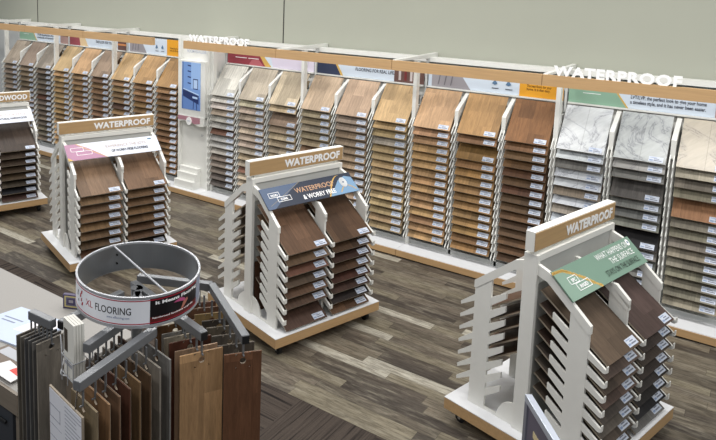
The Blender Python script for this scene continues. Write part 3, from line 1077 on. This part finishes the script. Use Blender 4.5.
def ring_pt(t, r, z): return (r * math.cos(t), r * math.sin(t), z)


def band(mb, r0, r1, z0, z1, m, t0=0.0, t1=2 * PI, n=96):
    k = max(2, int(n * (t1 - t0) / (2 * PI)))
    vs = []
    for i in range(k + 1):
        t = t0 + (t1 - t0) * i / k
        vs += [ring_pt(t, r0, z0), ring_pt(t, r1, z0), ring_pt(t, r1, z1), ring_pt(t, r0, z1)]
    fs = []
    for i in range(k):
        a, b = 4 * i, 4 * i + 4
        fs += [(a + 1, b + 1, b + 2, a + 2), (a, a + 3, b + 3, b), (a + 3, a + 2, b + 2, b + 3), (a, b, b + 1, a + 1)]
    fs += [(0, 1, 2, 3), (4 * k + 3, 4 * k + 2, 4 * k + 1, 4 * k)]
    mb.add(vs, fs, m)


RH = 0.137
band(mb, RR - 0.004, RR, -RH, 0.0, M_GALV)
band(mb, RR - 0.006, RR + 0.003, -0.007, 0.003, M_RIM)
band(mb, RR - 0.002, RR + 0.003, -RH - 0.003, -RH + 0.008, M_RIM)
ring = mb.build('ring', rk, (0, 0, RC[2]), tilt, smooth=False)
me = ring.data
# labels on the ring: angle of a pixel-facing direction, camera is towards (+2.27, -2.0)
TC = math.atan2(-oy, -ox)


def on_ring(t0, r):
    return lambda x, y, z: ring_pt(t0 + x / RR, r + z, y)


mb = MB()
TL0, TSPLIT, TEND = TC - 1.62, TC + 0.165, TC + 1.13
band(mb, RR + 0.0005, RR + 0.0015, -RH + 0.010, -0.010, ink('ring_white', (232, 234, 240)), TL0, TSPLIT)
band(mb, RR + 0.0005, RR + 0.0015, -RH + 0.010, -0.010, ink('ring_black_photo', (24, 20, 22)), TSPLIT, TEND)
band(mb, RR + 0.0005, RR + 0.0015, -RH + 0.010, -0.010, ink('ring_blue_grey', (140, 146, 164)), TEND, TEND + 0.35)
red = ink('ring_red', (170, 36, 56))
band(mb, RR + 0.0016, RR + 0.0022, -0.017, -0.013, red, TL0, TEND)
band(mb, RR + 0.0016, RR + 0.0022, -RH + 0.014, -RH + 0.018, red, TL0, TEND)
band(mb, RR + 0.0016, RR + 0.0020, -RH + 0.018, -RH + 0.042, ink('ring_dark_red', (98, 34, 34)), TSPLIT, TEND)
put_text(mb, 'XL', 0.042, lambda x, y, z: on_ring(TC - 0.93, RR + 0.002)(x, y - 0.078, z), red, off=0.0002, width=0.046)
put_text(mb, 'FLOORING', 0.046, lambda x, y, z: on_ring(TC - 0.72, RR + 0.002)(x, y - 0.078, z), ink('ring_ink', (30, 30, 34)), off=0.0004, width=0.166)
mb2 = MB()
put_text(mb, 'www.xlflooring.com', 0.016, lambda x, y, z: on_ring(TC - 0.50, RR + 0.002)(x, y - 0.098, z), ink('pale_blue_ink', (110, 124, 160)), width=0.100)
put_text(mb, 'It Means Flooring', 0.020, lambda x, y, z: on_ring(TSPLIT + 0.08, RR + 0.002)(x, y - 0.038, z), M_LETTER, off=0.0008, width=0.24)
put_text(mb, 'hardwood laminate vinyl tile', 0.010, lambda x, y, z: on_ring(TSPLIT + 0.04, RR + 0.0024)(x, y - 0.102, z), M_LETTER, off=0.0003, width=0.22)
# red twisted figure mark at the far left, a pink sleeve and arm in the dark photo


def rpoly(pts, m, r=RR + 0.0022):
    mb.add([ring_pt(t, r, z) for t, z in pts], [tuple(range(len(pts)))], m)


for (t, z, w, h) in ((-1.06, -0.036, 0.028, 0.010), (-1.10, -0.054, 0.030, 0.012), (-1.07, -0.072, 0.020, 0.010), (-1.04, -0.088, 0.030, 0.010)):
    rpoly([(TC + t - w, z - h), (TC + t + w * 0.6, z - h * 0.6), (TC + t + w, z + h), (TC + t - w * 0.4, z + h * 0.7)], red)
for (t, z) in ((-1.20, -0.045), (-1.22, -0.060), (-1.18, -0.085)):
    rpoly([(TC + t - 0.02, z - 0.006), (TC + t + 0.02, z - 0.006), (TC + t + 0.01, z + 0.006), (TC + t - 0.01, z + 0.006)], ink('ring_ink', (30, 30, 34)))
pk = ink('pink_print', (186, 84, 130)); sk = ink('skin_print', (176, 112, 96))
rpoly([(TC + 0.55, -0.052), (TC + 0.66, -0.056), (TC + 0.80, -0.066), (TC + 0.78, -0.050), (TC + 0.68, -0.040)], pk)
rpoly([(TC + 0.76, -0.062), (TC + 0.84, -0.054), (TC + 0.86, -0.066), (TC + 0.80, -0.082), (TC + 0.74, -0.096), (TC + 0.70, -0.096)], sk)
mb.v = [v for v in mb.v]
lab = mb.build('printed_band', ring)
# fix the XL height
mb = MB()
th = 2.875
mb.rod(ring_pt(th, RR - 0.003, -0.004), ring_pt(th + PI, RR - 0.003, -0.004), 0.0048, M_RIM, 10)
mb.build('cross_rod', ring)
for z in (-0.05, -0.095):
    MB().rod(ring_pt(th - 0.05, RR - 0.012, z), ring_pt(th - 0.05, RR - 0.003, z), 0.005, M_BLACK, 10).build('bolt', ring)
# central pole and foot
mb = MB()
mb.rod((-0.12, 0.09, 0.03), (-0.12, 0.09, TZ + 0.02), 0.028, M_STEEL, 20)
mb.build('pole', rk)
mb = MB()
mb.rod((-0.12, 0.09, 0.0025), (-0.12, 0.09, 0.03), 0.32, M_STEEL, 40)
mb.build('foot_plate', rk)
HUB = (-2.40, 2.09)


def tube(points, name='arm', caps=()):
    mb = MB()
    for p, q in zip(points, points[1:]):
        mb.bar(rw(*p), rw(*q), 0.036, 0.040, M_STEEL)
    o = mb.build(name, rk, bevel=0.003)
    for p, q in caps:   # black end plug at q, looking along p->q
        p = Vector(rw(*p)); q = Vector(rw(*q)); d = (q - p).normalized()
        MB().bar(q - d * 0.004, q + d * 0.004, 0.031, 0.035, M_BLACK).build('end_plug', o)
    return o


def hooks(p, q, n, drop=0.09):
    """wire hooks hanging under a tube, one per plank"""
    res = []
    for i in range(n):
        t = (i + 0.5) / n
        x = p[0] + (q[0] - p[0]) * t; y = p[1] + (q[1] - p[1]) * t
        mb = MB()
        mb.bar(rw(x, y, TZ - 0.018), rw(x, y, TZ - drop), 0.012, 0.004, M_STEEL)
        mb.build('hook', rk)
        res.append((x, y))
    return res


# arms: A towards the right front, B the elbow to the right, C the long one to the left front
A0, A1 = (-2.46, 2.125), (-1.846, 1.985)
tube([A0, A1], caps=[(A0, A1)])
B0, B1 = (-2.148, 2.360), (-1.690, 2.075)
tube([(-2.50, 2.19), B0])
tube([B0, B1], caps=[(B0, B1)])
C0_, C1_ = (-2.040, 1.875), (-1.962, 1.420)
tube([(-2.36, 2.06), (-2.036, 1.868)], caps=[((-2.36, 2.06), (-2.036, 1.868))])
tube([C0_, C1_])
D0, D1 = (-2.205, 1.86), (-2.150, 1.605)
tube([(-2.38, 2.10), D0, D1])
E0, E1_ = (-2.578, 1.632), (-2.425, 1.640)
tube([(-2.42, 2.02), (-2.408, 1.80)])
tube([E0, E1_])
tube([(-2.408, 1.80), (-2.392, 1.655)], caps=[((-2.408, 1.80), (-2.392, 1.655))])

HZ = TZ - 0.085       # height of the hole in the planks


def plank_mesh(w, l, t=0.008):
    """hanging plank with a round hole near its top edge; hole centre at the origin, plank in the xy plane"""
    mb = MB()
    top = 0.035
    n = 16
    rh = 0.014
    sq = []
    for i in range(n):
        a = 2 * PI * (i + 0.5) / n
        c, s_ = math.cos(a), math.sin(a)
        k = 1 / max(abs(c), abs(s_))
        sq.append((c * k * top * 0.98, s_ * k * top * 0.98))
    ins = [(rh * math.cos(2 * PI * (i + 0.5) / n), rh * math.sin(2 * PI * (i + 0.5) / n)) for i in range(n)]
    for z, flip in ((0.0, False), (-t, True)):
        vs = [(x, y, z) for x, y in ins] + [(x, y, z) for x, y in sq]
        fs = [(i, n + i, n + (i + 1) % n, (i + 1) % n) for i in range(n)]
        mb.add(vs, [f[::-1] for f in fs] if flip else fs, M_WOOD if not flip else M_EDGE)
    s = top * 0.98
    for x0, x1, y0, y1 in ((-w / 2, -s, -s, s), (s, w / 2, -s, s), (-w / 2, w / 2, s, top), (-w / 2, w / 2, -l, -s)):
        mb.box(x0, x1, y0, y1, -t + 0.001, 0.0, M_WOOD)
        mb.box(x0, x1, y0, y1, -t, -t + 0.001, M_EDGE)
    vs = [(x, y, 0) for x, y in ins] + [(x, y, -t) for x, y in ins]
    mb.add(vs, [(i, (i + 1) % n, n + (i + 1) % n, n + i) for i in range(n)], M_EDGE)
    return mb


PM = {}


def hang(x, y, ang, w, l, rgb, label, group, dz=0.0, off=0.0):
    """plank whose hole sits at (x, y, HZ); ang = heading of its width direction"""
    k = (round(w, 3), round(l, 3))
    if k not in PM:
        o = plank_mesh(w, l).build('hanging_plank')
        PM[k] = o.data
        bpy.data.objects.remove(o)
    o = bpy.data.objects.new('hanging_plank', PM[k])
    COL.objects.link(o)
    o.location = (x + off * math.cos(ang), y + off * math.sin(ang), HZ + dz)
    o.rotation_euler = (PI / 2, 0, ang)
    o.color = lin(rgb)
    tag(o, label, 'sample plank', group)
    h = MB().bar(rw(x, y, TZ - 0.019), rw(x, y, HZ - 0.008), 0.010, 0.004, M_STEEL)
    d = Vector((math.sin(ang), -math.cos(ang), 0))
    p = Vector(rw(x, y, HZ - 0.006))
    h.rod(p + d * 0.016, p - d * 0.014, 0.004, M_STEEL, 6)
    h.build('hook', rk)
    return o


def along(p, q, t): return (p[0] + (q[0] - p[0]) * t, p[1] + (q[1] - p[1]) * t)


GP = 'planks hanging from the round rack'
# arm A
angA = math.atan2(0.172, 0.089)
acol = [(184, 146, 106), (164, 134, 108), (84, 50, 38), (150, 140, 124), (128, 124, 118), (110, 80, 54)]
anm = ['warm tan oak plank hanging frontmost under the ring at centre', 'pinkish tan plank right behind the frontmost tan plank',
       'dark reddish plank behind the pinkish tan plank', 'cream plank behind the dark reddish plank',
       'light grey plank behind the cream plank', 'brown plank deepest behind the tan planks']
for (lx, ly), c, lb in zip(((-1.913, 1.908), (-1.955, 1.920), (-2.024, 1.951), (-2.072, 1.966), (-2.105, 1.985), (-2.176, 2.007)), acol, anm):
    hang(lx + 0.0975 * math.cos(angA), ly + 0.0975 * math.sin(angA), angA, 0.195, 0.98, c, lb, GP, dz=-0.035)
# arm B
angB = math.atan2(0.134, 0.100)
bcol = [(116, 80, 58), (84, 76, 68), (92, 86, 78), (100, 92, 80), (66, 60, 54), (136, 114, 78), (106, 76, 58), (92, 62, 48)]
bnm = ['dark walnut plank hanging frontmost on the right arm', 'dark grey plank just behind the dark walnut plank',
       'greyish plank, third on the right arm', 'light grey brown plank, fourth on the right arm',
       'nearly black plank, fifth on the right arm', 'olive tan plank, sixth on the right arm',
       'reddish plank, seventh on the right arm', 'brown plank deepest on the right arm by the elbow']
for (rx_, ry_), c, lb in zip(((-1.675, 2.169), (-1.745, 2.205), (-1.821, 2.250), (-1.890, 2.288), (-1.950, 2.322), (-2.020, 2.345), (-2.085, 2.360), (-2.140, 2.385)), bcol, bnm):
    hang(rx_ - 0.0835 * math.cos(angB), ry_ - 0.0835 * math.sin(angB), angB, 0.167, 0.95, c, lb, GP, dz=-0.035)
# arm C
angC = -0.17
ccol = [(122, 108, 86), (132, 102, 74), (104, 80, 62), (82, 52, 40), (118, 94, 68), (88, 68, 50), (124, 118, 110), (116, 115, 113)]
cnm = ['olive brown plank nearest the white printed sheet', 'warm brown plank, second on the long left arm',
       'mid brown plank, third on the long left arm', 'red brown plank, fourth on the long left arm',
       'tan brown plank, fifth on the long left arm', 'walnut plank, sixth on the long left arm',
       'grey plank left of the last grey plank on the long arm', 'grey plank last on the long arm beside the tan plank']
for (rx_, ry_), c, lb in zip(((-1.863, 1.432), (-1.865, 1.490), (-1.873, 1.545), (-1.881, 1.602), (-1.884, 1.656), (-1.888, 1.714), (-1.897, 1.775), (-1.911, 1.845)), ccol, cnm):
    hang(rx_ - 0.1 * math.cos(angC), ry_ - 0.1 * math.sin(angC), angC, 0.20, 0.92, c, lb, GP, dz=-0.020)
# arm D, in the shade under the ring
dcol = [(70, 60, 54), (60, 52, 48), (110, 104, 98), (64, 54, 48), (80, 60, 50)]
for i, c in enumerate(dcol):
    x, y = along(D1, D0, 0.08 + i * 0.20)
    hang(x + 0.002, y, angC, 0.07, 0.90, c, '%s plank hanging in shade behind the long arm, %s from the booklets' % (tone(c), ORD[i]), GP, dz=-0.02)
# arm E, the tall grey planks at the left
ecol = [(150, 142, 131), (98, 96, 94), (86, 86, 86), (84, 84, 86), (108, 104, 98), (112, 106, 97)]
enm = ['taupe grey plank, widest and frontmost of the left grey planks', 'slate plank just left of the widest grey plank',
       'dark slate plank, third of the left grey planks', 'charcoal plank, fourth of the left grey planks',
       'grey plank, fifth of the left grey planks', 'outermost grey plank at the far left of the round rack']
for i, (c, lb) in enumerate(zip(ecol, enm)):
    hang(-2.433 - 0.0275 * i, 1.636 - 0.002 * i, PI / 2 - 0.02, 0.140, 0.98, c, lb, GP, dz=-0.020)

# white printed sheet board at the end of the long arm
mb = MB()
mb.box(-0.137, 0.137, -0.004, 0.004, -0.33, 0.0, M_EDGE)
mb.box(-0.131, 0.131, -0.0055, -0.004, -0.325, -0.005, ink('paper_sheet', (222, 223, 230)))
gr = ink('sheet_grey_print', (158, 160, 170))
r3 = random.Random(2)
for i in range(16):
    z = -0.02 - i * 0.016
    mb.box(0.0, 0.0 + 0.09 + 0.04 * r3.random(), -0.0062, -0.0055, z - 0.004, z, gr)
mb.box(-0.13, -0.04, -0.0062, -0.0055, -0.07, -0.066, gr); mb.box(-0.13, -0.04, -0.0062, -0.0055, -0.12, -0.116, gr)
mb.box(-0.13, -0.126, -0.0062, -0.0055, -0.12, -0.066, gr); mb.box(-0.044, -0.04, -0.0062, -0.0055, -0.12, -0.066, gr)
mb.box(-0.13, -0.03, -0.0062, -0.0055, -0.15, -0.147, gr); mb.box(-0.13, -0.03, -0.0062, -0.0055, -0.20, -0.197, gr)
o = mb.build('printed_board', None, (-2.036, 1.426, 1.325), (0, 0, -0.168))
MB().path([(0.075, 0.0, -0.002), (0.078, 0.008, 0.074)], 0.003, M_CHROME).build('wire_hanger', o)
tag(o, 'board with a white printed sheet at the end of the long rack arm', 'sign')

# booklets in a wire holder
hold = empty('wire_holder', (-2.272, 1.640, 1.22), -0.22)
mb = MB()
for z in (0.02, 0.10):
    mb.path([(-0.058, -0.034, z), (0.058, -0.034, z), (0.058, 0.034, z), (-0.058, 0.034, z), (-0.058, -0.034, z)], 0.0025, M_RIM)
for xx, yy in ((-0.058, -0.034), (0.058, -0.034), (0.058, 0.034), (-0.058, 0.034), (0, -0.034)):
    mb.rod((xx, yy, -0.02), (xx, yy, 0.10), 0.0025, M_RIM)
mb.path([(-0.058, -0.034, 0.0), (0.058, 0.034, 0.0)], 0.0025, M_RIM)
mb.path([(0.058, -0.034, 0.0), (-0.058, 0.034, 0.0)], 0.0025, M_RIM)
mb.path([(0.058, 0.03, 0.06), (0.11, 0.03, 0.14), (0.102, 0.03, 0.176)], 0.003, M_RIM)
mb.path([(-0.058, -0.034, 0.10), (-0.105, -0.02, 0.16), (-0.11, 0.0, 0.05), (-0.075, -0.034, 0.0), (-0.058, -0.034, 0.0)], 0.0025, M_RIM)
mb.build('wire_basket', hold)
tag(hold, 'chrome wire holder clipped to the round rack, holding white booklets', 'brochure holder')
bw = ink('booklet_paper', (224, 222, 214)); bc = ink('booklet_photo', (70, 62, 54))
for i in range(4):
    mb = MB()
    mb.box(-0.052, 0.052, -0.005, 0.005, 0.0, 0.262, bw)
    if i == 0:
        mb.box(-0.044, -0.010, -0.0058, -0.005, 0.12, 0.22, bc)
        mb.box(-0.044, 0.030, -0.0058, -0.005, 0.06, 0.075, ink('sheet_grey_print', (158, 160, 170)))
    o = mb.build('booklet', None, (-2.276 + i * 0.0035, 1.618 + i * 0.0115, 1.2245), (0, 0, -0.22))
    tag(o, ['white booklet with a dark photo cover, front of the wire holder', 'white booklet right behind the photo cover booklet',
            'third white booklet in the wire holder from the front', 'rear white booklet in the wire holder'][i], 'booklet', 'booklets in the wire holder')

# ------------------------------------------------------------ counter with leaflets
CT = speckle('counter_speckle', (150, 147, 143), 0.16, 120, 0.6)
FR = oak('grey_wood_edge', (126, 116, 104), 0)
r = empty('counter', (-4.2, 2.06, 0))
tag(r, 'speckled pale counter with dark drawer front at the lower left', 'counter')


def cb(x0, x1, y0, y1, z0, z1): return (x0 + 4.2, x1 + 4.2, y0 - 2.06, y1 - 2.06, z0, z1)


MB().box(*cb(-6.2, -2.80, 1.700, 2.445, 0.878, 0.90), CT).build('worktop', r, bevel=0.003)
mb = MB()
mb.box(*cb(-6.18, -2.82, 1.72, 2.42, 0.04, 0.878), FR)
mb.build('body', r)
mb = MB()
mb.box(*cb(-6.2, -2.80, 1.684, 1.700, 0.79, 0.90), FR)
mb.box(*cb(-2.84, -2.80, 1.70, 1.72, 0.04, 0.878), FR)
mb.build('edge_trim', r)
for i, (xa, xb) in enumerate(((-3.62, -2.86), (-4.42, -3.66))):
    for k in range(3):
        d = MB().box(*cb(xa, xb, 1.695, 1.719, 0.06 + k * 0.245, 0.29 + k * 0.245), ink('charcoal_laminate', (58, 62, 68))).build('drawer', r)
        mb = MB()
        xm = xa + 0.69
        mb.rod((xm + 4.2 - 0.05, 1.688 - 2.06, 0.22 + k * 0.245), (xm + 4.2 + 0.02, 1.688 - 2.06, 0.22 + k * 0.245), 0.008, M_BLACK)
        mb.rod((xm + 4.2 - 0.045, 1.688 - 2.06, 0.22 + k * 0.245), (xm + 4.2 - 0.045, 1.697 - 2.06, 0.22 + k * 0.245), 0.005, M_BLACK)
        mb.build('drawer_pull', d)


def leaflet(name, pts, z, t, m, label, cat='leaflet', deco=()):
    mb = MB()
    mb.prism(pts, z, z + t, 'z', m)
    cx = sum(p[0] for p in pts) / len(pts); cy = sum(p[1] for p in pts) / len(pts)
    for (a0, b0, a1, b1, mm) in deco:
        def Q(a, b):
            p0, p1, p2, p3 = [Vector(p) for p in pts]
            return (p0 * (1 - a) + p1 * a) * (1 - b) + (p3 * (1 - a) + p2 * a) * b
        q = [tuple(Q(a, b)) for a, b in ((a0, b0), (a1, b0), (a1, b1), (a0, b1))]
        mb.prism(q, z + t, z + t + 0.0008, 'z', mm)
    mb.v = [(v[0] - cx, v[1] - cy, v[2] - z) for v in mb.v]
    o = mb.build(name, None, (cx, cy, z))
    tag(o, label, cat, 'leaflets on the counter')
    return o


BP = ink('pale_blue_leaflet', (186, 198, 220)); GB = ink('leaflet_ink', (120, 128, 150))
leaflet('leaflet', [(-3.62, 1.86), (-3.20, 1.93), (-3.16, 2.27), (-3.58, 2.20)], 0.9005, 0.010, BP,
        'pale blue and white leaflet lying topmost on the counter beside the grey planks', deco=((0.55, 0.35, 0.95, 0.95, ink('leaflet_white', (226, 222, 226))), (0.15, 0.5, 0.4, 0.53, GB), (0.1, 0.6, 0.45, 0.63, GB)))
leaflet('leaflet', [(-3.26, 1.715), (-2.98, 1.735), (-3.00, 1.915), (-3.24, 1.905)], 0.9005, 0.012, ink('brown_leaflet', (96, 80, 66)),
        'brown photo leaflet near the front edge of the counter', deco=((0.1, 0.6, 0.95, 0.95, ink('stripe_print', (170, 172, 178))),))
leaflet('leaflet', [(-3.12, 1.712), (-2.90, 1.712), (-2.90, 1.80), (-3.08, 1.82)], 0.914, 0.004, ink('white_red_leaflet', (222, 220, 220)),
        'white and red leaflet at the front corner of the counter', deco=((0.5, 0.55, 0.95, 0.97, ink('leaflet_red', (206, 52, 40))),))
mb = MB()
cs_ = [(70, 62, 92), (190, 176, 120), (96, 92, 110), (60, 50, 88), (150, 144, 150)]
for k, c in enumerate(cs_):
    w = 0.055 - 0.010 * k
    mb.box(-w, w, -0.012 - 0.001 * k, 0.012, 0.0 if k == 0 else 0.010 * k, 0.09 - 0.008 * k, ink('carton_%s' % ['plum', 'straw', 'violet', 'indigo', 'silver'][k], c))
o = mb.build('patterned_box', None, (-3.345, 2.40, 0.9005), (0, 0, 0.45))
o.location.z = 0.9005
tag(o, 'small purple patterned box on the counter behind the ring', 'box')

# ------------------------------------------------------------ silver framed sign board at the lower right
sd = Vector((0.602, -0.798, 0))
ang = math.atan2(sd.y, sd.x)
sg = empty('framed_sign', (-0.7249, 2.794, 0), ang)
tag(sg, 'silver framed dark sign board seen edge on in front of the green sign stand', 'sign')
SIL = plain('silver_frame', (186, 192, 204), 0.35, 0.4)
H_ = 1.20; L_ = 0.62
mb = MB()
mb.box(0, L_, 0.0, 0.030, H_ - 0.03, H_, SIL)
mb.box(0, 0.03, 0.0, 0.030, 0.05, H_ - 0.03, plain('dark_silver_frame', (128, 130, 142), 0.4, 0.3))
mb.box(L_ - 0.03, L_, 0.0, 0.030, 0.05, H_ - 0.03, SIL)
mb.box(0, L_, 0.0, 0.030, 0.02, 0.05, SIL)
mb.build('frame', sg, bevel=0.002)
mb = MB()
mb.box(0.03, L_ - 0.03, 0.006, 0.024, 0.05, H_ - 0.03, ink('slate_poster', (92, 88, 102)))
mb.box(0.10, 0.20, 0.0045, 0.006, H_ - 0.13, H_ - 0.102, ink('poster_gold', (206, 190, 150)))
mb.box(0.09, 0.19, 0.0045, 0.006, H_ - 0.30, H_ - 0.17, ink('poster_rose', (132, 98, 98)))
mb.box(0.24, 0.27, 0.0045, 0.006, H_ - 0.24, H_ - 0.15, M_BLACK)
mb.build('poster', sg)
for x in (0.08, L_ - 0.12):
    MB().box(x, x + 0.04, -0.16, 0.19, 0.002, 0.02, SIL).build('foot', sg)
